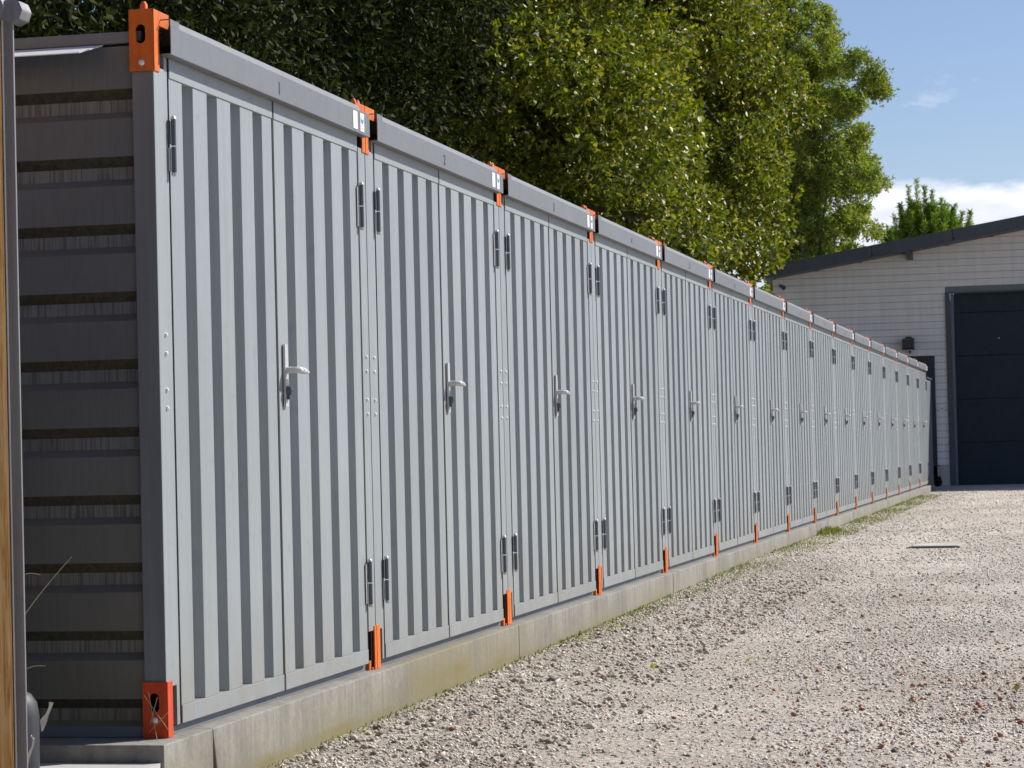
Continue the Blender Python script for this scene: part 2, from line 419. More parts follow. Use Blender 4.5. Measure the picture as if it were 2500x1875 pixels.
# ------------------------------------------------------------------ the ground
def gz(y):
    return -0.185 + 0.072 * min(1, max(0, (y - 1.0) / 13.0))
ys = [-60, -12, -5, 0, 1, 3, 5, 8, 11, 14, 20, 30, 45, 70, 140, 600]
xs = [-400, -60, -20, -3, 0, 2, 4, 8, 20, 60, 400]
gv = [(x, y, gz(y)) for y in ys for x in xs]
gf = [(j*len(xs)+i, j*len(xs)+i+1, (j+1)*len(xs)+i+1, (j+1)*len(xs)+i) for j in range(len(ys)-1) for i in range(len(xs)-1)]
g = MB(); g.add(gv, gf); tag(g.build('ground', M['ground']), 'pale gravel yard in front of the container row', kind='structure')

# loose stones
def stones(name, n, x0, x1, y0, y1, smin, smax, mat, ypow=1.0, seed=1, sink=0.35, mask=None):
    r = np.random.default_rng(seed)
    u = r.random(n) ** ypow
    P = np.stack([r.uniform(x0, x1, n), y0 + (y1 - y0) * u, np.zeros(n)], 1)
    if mask is not None: P = P[mask(P, r)]; n = len(P)
    P[:, 2] = [gz(y) for y in P[:, 1]]
    s = smin * (smax / smin) ** (r.random(n) ** 2.2)
    t = (1 + 5 ** .5) / 2
    ico = np.array([(1,0,0),(-1,0,0),(0,1,0),(0,-1,0),(0,0,1),(0,0,-1)], float)
    fc = np.array([(0,2,4),(2,1,4),(1,3,4),(3,0,4),(2,0,5),(1,2,5),(3,1,5),(0,3,5)])
    V = np.repeat(ico[None], n, 0) * r.uniform(0.6, 1.25, (n, 6, 1)) + r.uniform(-.22, .22, (n, 6, 3))
    V *= r.uniform(0.6, 1.2, (n, 1, 3)) * np.array([1.1, 1.1, 0.75])
    a = r.uniform(0, 6.28, n); ca, sa = np.cos(a), np.sin(a)
    # tilt about x then spin about z
    b = r.uniform(-.7, .7, n); cb, sb = np.cos(b), np.sin(b)
    y, z = V[:, :, 1].copy(), V[:, :, 2].copy()
    V[:, :, 1] = y * cb[:, None] - z * sb[:, None]; V[:, :, 2] = y * sb[:, None] + z * cb[:, None]
    x, y = V[:, :, 0].copy(), V[:, :, 1].copy()
    V[:, :, 0] = x * ca[:, None] - y * sa[:, None]; V[:, :, 1] = x * sa[:, None] + y * ca[:, None]
    V *= s[:, None, None] * .5; V += P[:, None, :]; V[:, :, 2] += (s * (0.5 - sink) * .8)[:, None]
    F = (fc[None] + (np.arange(n) * 6)[:, None, None]).reshape(-1, 3)
    return mesh_np(name, V.reshape(-1, 3), F, mat)
def near(P, r):
    x, y = P[:, 0], P[:, 1]
    f = np.sin(x * 2.3 + y * 0.55 + 1.0) + 0.8 * np.sin(x * 4.9 - y * 1.3) + 0.6 * np.sin(y * 2.9 + x * 1.1)
    f = 0.62 + 0.22 * f + np.where(x < 0.9, 0.25, 0)
    return r.random(len(P)) < np.clip(f, 0.22, 1) * np.clip((5.2 - x) / 2.2, 0, 1)
o = stones('gravel', 215000, 0.07, 5.2, -1.8, 13, 0.006, 0.022, M['stone'], 1.3, 3, 0.35, near)
tag(o, 'loose pale grey gravel stones covering the yard', 'gravel', kind='stuff')
o = stones('gravel', 36000, 0.07, 5.2, 13, 40, 0.012, 0.034, M['stone'], 1.4, 4, 0.4, near)
tag(o, 'loose gravel stones on the far half of the yard', 'gravel', kind='stuff')
o = stones('gravel', 16000, 2.6, 10, -4, 22, 0.012, 0.035, M['stone'], 1.2, 6)
tag(o, 'loose gravel stones out to the right of the yard', 'gravel', kind='stuff')
o = stones('gravel', 420, 0.15, 3.0, -0.5, 12, 0.018, 0.040, M['dark_stone'], 1.2, 12, 0.3)
tag(o, 'scattered larger dark stones lying on the gravel', 'stones', kind='stuff')
o = stones('gravel', 1700, 0.08, 0.95, -0.3, 11, 0.018, 0.042, M['clod'], 1.2, 15, 0.3)
tag(o, 'rough brown earth clods and stones along the foot of the plinth', 'stones', kind='stuff')
def redmask(P, r):
    d = np.clip((P[:, 0] - 0.9 - 0.02 * P[:, 1]) / 1.4, 0, 1)
    return r.random(len(P)) < 0.06 + d ** 2 * np.exp(-((P[:, 1] - 2.7) / 1.6) ** 2)
o = stones('brick_chips', 3600, 0.3, 3.0, 0.3, 9, 0.010, 0.036, M['brick_stone'], 1.2, 8, 0.3, redmask)
tag(o, 'small reddish brick chips mixed into the gravel', 'brick chips', kind='stuff')

# ------------------------------------------------------------------ concrete plinth
W = 2.3
def Y(n): return W * (n + 0.0039 * n * n)
YE = Y(16)
p = empty('concrete_plinth', (0, 0, 0)); tag(p, 'long low concrete plinth with mossy stains carrying the grey containers', 'plinth')
b = MB()
def slab(y0, y1, dx=0.0, slant=0.0):
    x1 = 0.052 + dx
    v = [(-3.1, y0, -0.4), (x1, y0 + slant, -0.4), (x1, y1, -0.4), (-3.1, y1, -0.4),
         (-3.1, y0, 0), (x1, y0, -0.0), (x1, y1, 0), (-3.1, y1, 0)]
    b.add(v, [(0,3,2,1),(4,5,6,7),(0,1,5,4),(1,2,6,5),(2,3,7,6),(3,0,4,7)])
slab(-0.165, 0.262); slab(0.266, 4.62, -0.001, 0.10)
cuts = [4.626, 9.3, 14.1, 18.6, 23.4, 28.2, 33.0, 37.6, YE + 0.9]
for i in range(len(cuts) - 1):
    slab(cuts[i], cuts[i+1] - 0.007, 0.002 * (i % 2))
b.build('beam', M['concrete'], p, bevel=0.004)
b = MB(); b.prism([(-2.9, -0.345), (0.03, -0.345), (0.045, -0.33), (0.045, -0.172), (-2.9, -0.172)], 'z', -0.35, -0.052)
b.build('ledge', M['apron'], p, bevel=0.008)

# ------------------------------------------------------------------ one storage container (origin: front-left bottom corner; row runs along +y, door side faces +x)
D = 2.98; ZT = 2.12
def corr(edges_z0, z1, prof, depth):
    pass
def copy_tree(o, parent=None):
    c = o.copy(); col.objects.link(c); c.parent = parent
    for ch in list(kids.get(o.name, [])): copy_tree(ch, c)
    return c
kids = {}
def K(o, par):
    kids.setdefault(par.name, []).append(o); return o

unit = empty('storage_container', (0, 0, 0))

# posts
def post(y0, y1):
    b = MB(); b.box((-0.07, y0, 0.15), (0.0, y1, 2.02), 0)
    if y0 < 0.01: b.m[2] = 1  # shade painted into the colour of the end-facing side
    return K(b.build('corner_post', [M['paint'], M['dark_and_shade_paint']], unit, bevel=0.003), unit)
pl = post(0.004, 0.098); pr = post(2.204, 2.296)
for (par, yy) in ((pl, 0.058), (pr, 2.250)):
    for zz in (1.210, 1.154, 1.043, 0.988):
        b = MB(); b.tube([(0.0, yy, zz), (0.004, yy, zz), (0.007, yy, zz)], [0.007, 0.0066, 0.0035], 10)
        K(b.build('rivet', M['rivet'], par), par)
# rear posts
for y0, y1 in ((0.004, 0.098), (2.204, 2.296)):
    b = MB(); b.box((-D, y0, 0.03), (-D + 0.07, y1, 2.1)); K(b.build('corner_post', M['dark_and_shade_paint'], unit), unit)

# corner castings: L-shaped front leg + arm, plate on the end face with an oval hole
def oval(cx, cz, rx, rz, n=20):
    out = []
    for k in range(n):
        t = 2 * math.pi * k / n; c, s_ = math.cos(t), math.sin(t)
        out.append((cx + rx * c, cz + (rz - rx) * (1 if s_ > 0 else -1) + rx * s_))
    return out
def casting(side, top_, y_out, sgn, xf=0.004, xb=-0.0735):
    """y_out: outer y; sgn: +1 the block extends toward +y"""
    b = MB()
    z0, z1 = (2.005, 2.192) if top_ else (0.001, 0.168)
    ya = y_out - 0.003 * sgn
    # end plate with an oval hole (in the x/z plane)
    cx = (xf + xb) / 2; cz = z1 - 0.075 if top_ else z0 + 0.105
    outer = [(xb, z0), (xf, z0), (xf, z1), (xb, z1)]
    hole = oval(cx - 0.002, cz, 0.0155, 0.029)
    n = len(hole)
    for yy, flip in ((ya, False), (ya + 0.006 * sgn, True)):
        # ring of quads between hole and rectangle
        pts = []
        for (hx, hz) in hole:
            dx, dz = hx - cx, hz - cz
            t = min(((xf - cx) / dx if dx > 1e-9 else 9e9), ((xb - cx) / dx if dx < -1e-9 else 9e9),
                    ((z1 - cz) / dz if dz > 1e-9 else 9e9), ((z0 - cz) / dz if dz < -1e-9 else 9e9))
            pts.append((cx + dx * t, cz + dz * t))
        vs = [(x, yy, z) for x, z in hole] + [(x, yy, z) for x, z in pts]
        b.add(vs, [(k, (k + 1) % n, n + (k + 1) % n, n + k) for k in range(n)])
        # corners
        for (qx, qz) in outer:
            ds = sorted(range(n), key=lambda k: (pts[k][0] - qx) ** 2 + (pts[k][1] - qz) ** 2)
            a1 = ds[0]; a2 = None
            for k in ((a1 + 1) % n, (a1 - 1) % n):
                if abs(pts[k][0] - pts[a1][0]) > 1e-6 and abs(pts[k][1] - pts[a1][1]) > 1e-6: a2 = k
            if a2 is not None:
                b.add([(pts[a1][0], yy, pts[a1][1]), (pts[a2][0], yy, pts[a2][1]), (qx, yy, qz)], [(0, 1, 2)])
    hv = [(x, ya, z) for x, z in hole] + [(x, ya + 0.006 * sgn, z) for x, z in hole]
    b.add(hv, [(k, (k + 1) % n, n + (k + 1) % n, n + k) for k in range(n)])
    b.box((xb + 0.006, ya + 0.045 * sgn, z0 + 0.02), (xf - 0.01, ya + 0.05 * sgn, z1 - 0.02), 1)    # dark behind the hole
    # front leg, back leg, top/bottom
    lw = 0.050 if top_ or (sgn > 0) else 0.034
    b.box((xf - 0.006, ya + 0.006 * sgn, z0), (xf, ya + lw * sgn, z1))
    b.box((xb, ya + 0.006 * sgn, z0), (xb + 0.006, ya + 0.050 * sgn, z1))
    zz = (z1 - 0.008, z1) if top_ else (z0, z0 + 0.008)
    b.box((xb + 0.006, ya + 0.006 * sgn, zz[0]), (xf - 0.006, ya + 0.050 * sgn, zz[1]))
    if top_:
        b.box((-0.06, ya + 0.050 * sgn, z1 - 0.046), (xf, ya + 0.136 * sgn, z1 - 0.0005))
    else:
        b.box((-0.06, ya + 0.050 * sgn, z0), (xf - 0.012, ya + 0.075 * sgn, z0 + 0.035))
    o = K(b.build('corner_casting', [M['orange'], M['black']], unit, bevel=0.0012), unit)
    c = MB(); c.tube([(cx, ya, cz - (0.088 if top_ else 0.052)), (cx, ya - 0.006 * sgn, cz - (0.088 if top_ else 0.052)), (cx, ya - 0.008 * sgn, cz - (0.088 if top_ else 0.052))], [0.0095, 0.009, 0.003], 10)
    K(c.build('bolt', M['rivet'], o), o)
    if top_:
        c = MB(); yc = ya + 0.028 * sgn
        c.tube([(cx, yc, z1 - 0.001), (cx, yc, z1 + 0.018), (cx, yc, z1 + 0.027)], [0.0115, 0.011, 0.005], 12)
        K(c.build('locating_pin', M['orange'], o), o)
    return o
casting('l', True, 0.0, 1); casting('r', True, 2.3, -1); casting('l', False, 0.0, 1); casting('r', False, 2.3, -1)

# jamb strips either side of the doors
for y0, y1 in ((0.103, 0.127),):
    b = MB(); b.box((-0.04, y0, 0.03), (-0.004, y1, 2.07)); b.box((-0.04, y1 + 0.001, 0.03), (-0.010, y1 + 0.006, 2.07))
    K(b.build('jamb_strip', M['paint'], unit), unit)
# dark backing behind the doors so that gaps read black
b = MB(); b.box((-0.075, 0.10, 0.02), (-0.05, 2.20, 2.07)); K(b.build('door_seal', M['black'], unit), unit)

for ga in ((-0.0015, 1.1445, 1.1625), (-0.0025, 0.1335, 0.1385), (-0.004, 2.1935, 2.2035)):
    b = MB(); b.box((-0.040, ga[1], 0.032), (ga[0], ga[2], 2.060)); K(b.build('door_gasket', M['black'], unit), unit)  # black strips added in the gaps to paint their deep shade
# base sill under the doors
b = MB(); b.box((-0.05, 0.055, 0.001), (-0.022, 2.245, 0.024)); K(b.build('base_rail', M['jamb'], unit), unit)

# door leaf
def door(y0, y1, hinge_y, hinge_side, handle=None):
    b = MB(); z0, z1 = 0.030, 2.062
    # corrugated sheet: flange .125, slope .012, floor .056, slope .028 ; depth .030
    prof = []; yy = y0; L = y1 - y0
    fl0 = 0.118; rec = 0.098; fl = (L - fl0 - 4 * rec - 0.104) / 3
    prof.append((y0, 0.0)); y = y0 + fl0
    for k in range(4):
        prof += [(y, 0.0), (y + 0.012, -0.031), (y + rec - 0.016, -0.031), (y + rec, 0.0)]
        y += rec + (fl if k < 3 else 0.104)
    prof.append((y1, 0.0))
    zs0, zs1 = z0 + 0.056, z1 - 0.062
    vs = [(x - 0.0035, yy, zs0) for yy, x in prof] + [(x - 0.0035, yy, zs1) for yy, x in prof]
    n = len(prof); b.add(vs, [(i, i + 1, n + i + 1, n + i) for i in range(n - 1)])
    # frame members top and bottom, thin edge returns
    b.box((-0.045, y0, z1 - 0.0618), (0.0, y1, z1)); b.box((-0.045, y0, z0), (0.0, y1, z0 + 0.055))
    b.box((-0.045, y0, z0 + 0.0552), (-0.0038, y0 + 0.004, z1 - 0.0620)); b.box((-0.045, y1 - 0.004, z0 + 0.0552), (-0.0038, y1, z1 - 0.0620))
    d = K(b.build('door', M['paint'], unit, bevel=0.0015), unit)
    for zc in (1.790, 0.338):
        h = MB(); hy = hinge_y; r = 0.0078
        h.tube([(0.012, hy, zc - 0.082), (0.012, hy, zc - 0.002)], [r, r], 12, 0)
        h.tube([(0.012, hy, zc + 0.002), (0.012, hy, zc + 0.082)], [r, r], 12, 0)
        for e in (-1, 1):
            h.tube([(0.012, hy, zc + e * 0.082), (0.012, hy, zc + e * 0.088), (0.012, hy, zc + e * 0.093)], [0.0092, 0.0085, 0.004], 12, 1)
        s_ = hinge_side      # toward the leaf
        h.box((0.0005, hy, zc - 0.078), (0.003, hy - 0.016, zc - 0.006) if s_ > 0 else (0.003, hy - 0.026, zc - 0.004 + 0.078), 1)
        h.box((0.0005, hy, zc + 0.006), (0.003, hy - s_ * 0.014, zc + 0.078), 0)
        K(h.build('hinge', [M['hinge'], M['zinc']], d), d)
    if handle:
        hy = handle
        h = MB()
        h.box((0.0, hy - 0.016, 1.006), (0.008, hy + 0.016, 1.222))
        h.tube([(0.009, hy, 1.132), (0.040, hy, 1.132), (0.050, hy + 0.006, 1.132), (0.052, hy + 0.030, 1.131)], [0.0125, 0.0115, 0.0115, 0.0115], 12)
        h.tube([(0.052, hy + 0.026, 1.131), (0.050, hy + 0.07, 1.130), (0.046, hy + 0.125, 1.126), (0.045, hy + 0.135, 1.126)], [0.0125, 0.0105, 0.006, 0.003], 12)
        K(h.build('handle', M['zinc'], d, bevel=0.001), d)
        h = MB()
        h.tube([(0.009, hy, 1.062), (0.026, hy, 1.062)], [0.015, 0.014], 14); h.tube([(0.0262, hy, 1.062), (0.028, hy, 1.062)], [0.007, 0.006], 10)
        h.box((0.0095, hy - 0.009, 1.030), (0.020, hy + 0.009, 1.052))
        K(h.build('lock_cylinder', M['hinge'], d), d)
    return d
door(0.139, 1.144, 0.133, 1)
door(1.163, 2.193, 2.198, -1, handle=1.222)

# roof rail (fascia) over the doors: hollow profile
b = MB()
y0, y1 = 0.062, 2.250; xo = 0.036
# front plate with lip
b.box((xo - 0.003, y0, 2.060), (xo, y1, 2.146)); b.box((0.001, y0, 2.060), (xo - 0.003, y1, 2.063))
b.box((0.0, y0 + 0.05, 2.0635), (0.030, y1 - 0.02, 2.14), 1)  # black block paints the shade inside the open rail
b.box((0.001, y0 + 0.02, 2.090), (0.030, y0 + 0.026, 2.14), 1)
# sloping roof flashing, shorter than the rail
b.prism([(xo - 0.0005, 2.1462), (0.024, 2.170), (-0.04, 2.176), (-0.04, 2.165), (0.020, 2.1462)], 'y', 0.140, 2.135)
b.box((xo - 0.003, y0, 2.1462), (xo - 0.001, 0.139, 2.168)); b.box((xo - 0.012, 2.136, 2.1462), (xo - 0.001, y1, 2.150))
# return lip at the left end
b.box((0.004, y0 - 0.004, 2.060), (xo, y0 - 0.001, 2.064)); b.box((0.004, y0 - 0.004, 2.164), (xo, y0 - 0.001, 2.168))
rail = K(b.build('roof_rail', [M['rail'], M['black']], unit, bevel=0.001), unit)
b = MB(); b.box((xo + 0.0008, 2.020, 2.071), (xo + 0.0016, 2.078, 2.139), 0); K(b.build('blank_sticker', M['white'], rail), rail)
b = MB(); sx0 = xo + 0.0008
b.box((sx0, 2.116, 2.070), (sx0 + 0.0008, 2.168, 2.140), 0)
def disc(cy, cz, r, mi, x, n=18, sc=1.0):
    vs = [(x, cy + r * math.cos(2*math.pi*k/n), cz + sc * r * math.sin(2*math.pi*k/n)) for k in range(n)]
    b.add(vs, [list(range(n))], mi)
disc(2.142, 2.117, 0.0185, 2, sx0 + 0.0012); disc(2.142, 2.117, 0.0165, 0, sx0 + 0.0014)
b.add([(sx0+0.0017, y_, z_) for y_, z_ in ((2.124,2.121),(2.132,2.112),(2.137,2.120),(2.142,2.109),(2.147,2.120),(2.153,2.112),(2.160,2.122),(2.160,2.112),(2.152,2.102),(2.142,2.099),(2.132,2.102),(2.124,2.111))], [list(range(12))], 1)
for k, wd in enumerate((0.030, 0.022, 0.012)):
    b.box((sx0 + 0.0009, 2.142 - wd/2, 2.088 - k*0.006), (sx0 + 0.0013, 2.142 + wd/2, 2.0895 - k*0.006), 2)
K(b.build('logo_sticker', [M['white'], M['blue'], M['brown']], rail), rail)

# roof sheet, rear wall, side walls
b = MB(); b.box((-D, 0.02, 2.100), (-0.045, 2.28, 2.130)); K(b.build('roof', M['roof_sheet'], unit), unit)
b = MB(); b.box((-D, 0.10, 0.03), (-D + 0.02, 2.20, 2.098)); K(b.build('rear_wall', M['sheet'], unit), unit)
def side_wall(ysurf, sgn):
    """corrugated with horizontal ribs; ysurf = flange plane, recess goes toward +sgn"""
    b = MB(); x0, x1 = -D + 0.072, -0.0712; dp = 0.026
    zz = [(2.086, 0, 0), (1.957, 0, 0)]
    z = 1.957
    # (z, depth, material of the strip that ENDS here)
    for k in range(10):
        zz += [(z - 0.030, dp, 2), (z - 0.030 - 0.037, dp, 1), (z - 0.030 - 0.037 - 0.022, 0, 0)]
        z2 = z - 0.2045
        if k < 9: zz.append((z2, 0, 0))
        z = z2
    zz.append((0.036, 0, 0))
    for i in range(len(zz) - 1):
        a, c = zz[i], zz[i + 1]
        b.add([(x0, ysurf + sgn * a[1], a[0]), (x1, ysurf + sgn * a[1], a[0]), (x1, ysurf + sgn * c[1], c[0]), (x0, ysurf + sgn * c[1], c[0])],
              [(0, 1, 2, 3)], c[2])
    return K(b.build('side_wall', [M['sheet'], M['sheet_streak'], M['sheet_slope']], unit), unit)
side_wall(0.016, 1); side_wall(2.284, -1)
for ya, yb, s_ in ((0.006, 0.05, 1), (2.294, 2.25, -1)):
    b = MB()
    b.box((-D + 0.075, ya, 2.094), (-0.075, yb, 2.128)); K(b.build('side_rail', M['jamb'], unit, bevel=0.002), unit)
    b = MB(); b.box((-D + 0.075, ya + 0.004 * s_, 0.001), (-0.075, yb, 0.034))
    K(b.build('side_rail', M['jamb'], unit, bevel=0.002), unit)

tag(unit, 'grey steel container numbered 1, nearest in the row, with its ribbed end wall showing', 'container', 'storage containers in the long row')
ordn = ['', 'first', 'second', 'third', 'fourth', 'fifth', 'sixth', 'seventh', 'eighth', 'ninth', 'tenth', 'eleventh', 'twelfth', 'thirteenth', 'fourteenth', 'fifteenth', 'sixteenth']

def number_mesh(n):
    cu = bpy.data.curves.new('n', 'FONT'); cu.body = str(n); cu.size = 0.060; cu.offset = 0.0011; cu.align_x = 'CENTER'; cu.space_character = 1.1
    to = bpy.data.objects.new('n', cu); col.objects.link(to)
    dg = bpy.context.evaluated_depsgraph_get(); me = bpy.data.meshes.new_from_object(to.evaluated_get(dg))
    bpy.data.objects.remove(to); bpy.data.curves.remove(cu)
    # text x -> world +y, text y -> +z, facing +x
    me.transform(Matrix(((0, 0, 1, xo + 0.001), (1.25, 0, 0, 1.12), (0, 1, 0, 2.079), (0, 0, 0, 1))))
    me.materials.clear(); me.materials.append(M['ink'])
    return me
units = [unit]
for i in range(1, 16):
    u = copy_tree(unit); units.append(u)
    u.location.y = Y(i); u.scale.y = (Y(i + 1) - Y(i)) / W
    if i <= 5:
        u['label'] = f'grey steel container numbered {i+1} on its rail, {ordn[i+1]} from the near end'
    elif i < 15:
        u['label'] = f'grey steel container, {ordn[i+1]} of sixteen counted from the near end of the row'
    else:
        u['label'] = 'last and smallest looking grey container, farthest away beside the white shed'
unit.scale.y = (Y(1) - Y(0)) / W
for i, u in enumerate(units):
    rl = [c for c in u.children if c.name.startswith('roof_rail')][0]
    link(bpy.data.objects.new('unit_number', number_mesh(i + 1)), rl)

fd = [c for c in unit.children if c.name.startswith('door') and c.type == 'MESH' and c.children and not any(k.name.startswith('handle') for k in c.children)][0]
lo = [c for c in fd.children if c.name.startswith('hinge') and max(v.co.z for v in c.data.vertices) < 1.0][0]
bpy.data.objects.remove(lo)
M['red_orange'] = paint('scuffed_red_paint', (0.72, 0.075, 0.012), 0.6, 0.25, streak=0.15, chips=(0.12, 0.07, 0.05))
lc = min([c for c in unit.children if c.name.startswith('corner_casting')], key=lambda c: (min(v.co.z for v in c.data.vertices) > 1, min(v.co.y for v in c.data.vertices)))
lc.data = lc.data.copy(); lc.data.materials[0] = M['red_orange']; lc['label'] = 'redder scuffed lower corner block'
# pale strip added as a sliver of sunlight on the first container's end wall
b = MB(); b.prism([(0.004, 2.091), (-0.050, 2.068), (-0.050, 2.064), (0.004, 2.087)], 'x', -2.6, -0.16)
fl_ = []
b = MB()
b.add([(-2.6, 0.004, 2.091), (-0.16, 0.004, 2.091), (-0.20, -0.088, 2.058), (-2.6, -0.088, 2.058),
       (-2.6, 0.004, 2.088), (-0.16, 0.004, 2.088), (-0.20, -0.088, 2.055), (-2.6, -0.088, 2.055)],
      [(0,1,2,3),(7,6,5,4),(0,4,5,1),(1,5,6,2),(2,6,7,3),(3,7,4,0)])
b.build('sunlight_strip', M['lit_strip'], unit)

# steel panel closing the row
t = empty('closing_panel', (0, YE + 0.02, 0)); tag(t, 'dark grey steel panel closing the far end of the container row', 'panel')
b = MB(); b.box((-0.045, 0, 0.0), (-0.004, 1.6, 1.93)); b.build('sheet', M['dark_and_shade_paint'], t)
b = MB(); b.box((-0.08, 1.6, -0.1), (0.0, 1.68, 1.98)); b.build('post', M['fascia'], t)
b = MB(); b.box((-0.11, 0, 1.935), (0.02, 1.7, 1.96)); b.build('cap_rail', M['fascia'], t)

# ------------------------------------------------------------------ gate at the left edge
t = empty('wooden_gate', (-0.2, -0.6, 0)); tag(t, 'edge of a brown wooden gate in a grey steel frame at the left', 'gate')
b = MB()
for k in range(25):
    x1 = -0.013 - k * 0.125
    b.box((x1 - 0.119, -0.049, -0.03), (x1, -0.022 - 0.001 * (k % 2), 2.6))
b.build('board', M['wood'], t, bevel=0.004)
b = MB(); b.box((-3.13, -0.0205, -0.03), (-0.0135, -0.017, 2.09)); b.build('bounce_blocker', M['fascia'], t)  # unseen dark sheet added to cut warm bounce onto the end wall
b = MB(); b.box((-0.006, -0.020, -0.10), (0.022, -0.011, 2.10)); b.box((-0.0118, -0.0235, -0.10), (-0.0072, -0.013, 2.095), 1)  # second, pale bar paints the sunlit edge of the frame
b.build('frame', [M['steel'], M['lit_strip']], t, bevel=0.002)
b = MB(); b.tube([(0.022, -0.035, 2.092), (0.022, 0.03, 2.092)], [0.036, 0.036], 8, 0, False)
b.tube([(-0.035, -0.055, 2.105), (-0.035, 0.02, 2.105)], [0.045, 0.045], 8, 0, False)
b.build('top_bracket', M['steel'], t, bevel=0.004)

t = empty('gate_stop', (-0.305, -0.42, -0.052)); tag(t, 'dark rounded rubber gate stop on the ledge beside the gate frame', 'gate stop')
b = MB(); pr_ = [(0.0, 0.078)] ; zs = [(0.0, 0.070), (0.01, 0.072), (0.16, 0.074), (0.20, 0.068), (0.225, 0.052), (0.24, 0.028), (0.244, 0.004)]
b.tube([(0, 0, z) for z, r_ in zs], [r_ for z, r_ in zs], 24); b.build('buffer', M['rubber'], t)
b = MB(); b.box((-0.09, -0.07, -0.012), (0.085, 0.07, -0.0002)); b.build('foot_plate', M['steel'], t, bevel=0.002)

# pale dry curl and straw stalks beside it
b = MB()
def strip(pts, wds, up=(0, -1, 0)):
    vs = []; fs = []
    pts = [Vector(p_) for p_ in pts]
    for i, p_ in enumerate(pts):
        d = (pts[min(i+1, len(pts)-1)] - pts[max(i-1, 0)]).normalized(); s_ = d.cross(Vector(up)).normalized()
        vs += [p_ - s_ * wds[i], p_ + s_ * wds[i] + Vector((0, 0.004, 0))]
    for i in range(len(pts) - 1): fs.append((2*i, 2*i+1, 2*i+3, 2*i+2))
    b.add(vs, fs)
t = empty('dry_leaf', (-0.235, -0.5, -0.052)); tag(t, 'curled pale dry leaf and stem leaning against the gate stop', 'dry leaf')
strip([(0.0, 0, 0.0), (0.002, -.01, 0.03), (0.012, -.015, 0.055), (0.03, -.02, 0.09), (0.034, -.02, 0.112), (0.026, -.02, 0.12), (0.018, -.02, 0.11)], [.002, .006, .005, .002, .0025, .002, .0015])
strip([(0.05, 0, 0.13), (0.055, 0, 0.158), (0.067, 0, 0.178), (0.077, 0, 0.198), (0.080, 0, 0.212)], [.001, .010, .004, .004, .006])
b.build('blade', M['pale_leaf'], t)
def straw(name, a, c, label, bend=0.01):
    b = MB(); a = Vector(a); c = Vector(c); pts = [a.lerp(c, k / 5) + Vector((0, 0, bend * math.sin(math.pi * k / 5))) for k in range(6)]
    b.tube(pts, [0.0014, 0.0014, 0.0013, 0.0012, 0.0010, 0.0008], 6)
    o = b.build(name, M['straw']); tag(o, label, 'straw'); return o
straw('straw_stalk', (-0.30, -0.45, 0.34), (-0.105, -0.45, 0.565), 'long dry straw stalk sticking out from behind the gate frame')
straw('straw_stalk', (-0.26, -0.5, 0.235), (-0.170, -0.5, 0.262), 'short dry straw end low on the gate frame')
straw('straw_stalk', (-0.26, -0.5, 0.505), (-0.180, -0.5, 0.518), 'tiny straw end beside the foot of the long stalk')
b = MB()
for a, c in (((-0.065, -0.012, 0.13), (0.015, -0.03, 0.03)), ((-0.02, -0.02, 0.125), (-0.045, -0.02, 0.045)), ((0.02, -0.03, 0.085), (-0.05, -0.015, 0.02)), ((-0.05, -0.015, 0.14), (-0.02, -0.03, 0.0))):
    b.tube([a, c], [0.0010, 0.0007], 5)
o = b.build('dry_grass', M['straw']); tag(o, 'few dry grass stems in front of the lower orange corner block', 'grass')

# ------------------------------------------------------------------ white shed
YW = 44.0
t = empty('shed', (0, YW, -0.12)); tag(t, 'white clapboard shed with dark low-pitched roof and big navy door', 'building')
b = MB()
eave_x, ridge_x = -3.3, 9.0
def roofz(x):   # underside height above shed origin
    return (4.25 + 0.157 * (x + 3.4)) if x < ridge_x else (4.25 + 0.157 * (2 * ridge_x - x + 3.4))
pitch = 0.137
dl, dr, dt = 0.14, 4.6, 3.86          # opening
def seg(xa, xb, z):
    z = z + 0.007; pitch = 0.130
    v = [(xa, 0.0, z), (xb, 0.0, z), (xb, 0.0, z + pitch), (xa, 0.0, z + pitch)]
    b.add([(xa, -0.016, z), (xb, -0.016, z), (xb, 0.0, z + pitch), (xa, 0.0, z + pitch)], [(0, 1, 2, 3)])
    b.add([(xa, 0.0, z), (xb, 0.0, z), (xb, -0.016, z), (xa, -0.016, z)], [(0, 1, 2, 3)])
k = 0; z = 0.42
while z < 6.2:
    # extent under the roof line
    zt = z + pitch
    xa = max(eave_x, -3.4 + (z + 0.02 - 4.25) / 0.157) if z + 0.02 > roofz(eave_x) else eave_x
    xb = 2 * ridge_x - xa
    if xb > xa + 0.2:
        if z < dt: seg(xa, dl, z); seg(dr, xb, z)
        else: seg(xa, xb, z)
    z += pitch
# triangle fillers handled by a plain back wall
poly = [(eave_x, 0.0), (dl, 0.0), (dl, dt), (dr, dt), (dr, 0.0), (2 * ridge_x - eave_x, 0.0), (2 * ridge_x - eave_x, roofz(eave_x)), (ridge_x, roofz(ridge_x)), (eave_x, roofz(eave_x))]
vs = [(x, 0.002, z) for x, z in poly]
b.add(vs, [[0, 1, 2, 8], [2, 3, 7, 8], [3, 4, 5, 6], [3, 6, 7]], 1)
b.box((eave_x, 0.05, 0), (eave_x + 0.1, 12, 4.2)); b.box((2*ridge_x - eave_x - 0.1, 0.05, 0), (2*ridge_x - eave_x, 12, 4.2)); b.box((eave_x, 11.9, 0), (2*ridge_x - eave_x, 12, 4.2))
b.build('wall', [M['siding'], M['jamb']], t)
b = MB(); b.box((dl - 0.18, -0.05, -0.2), (dl - 0.005, 0.0, 0.42)); b.build('wall_base', M['apron'], t, bevel=0.005)
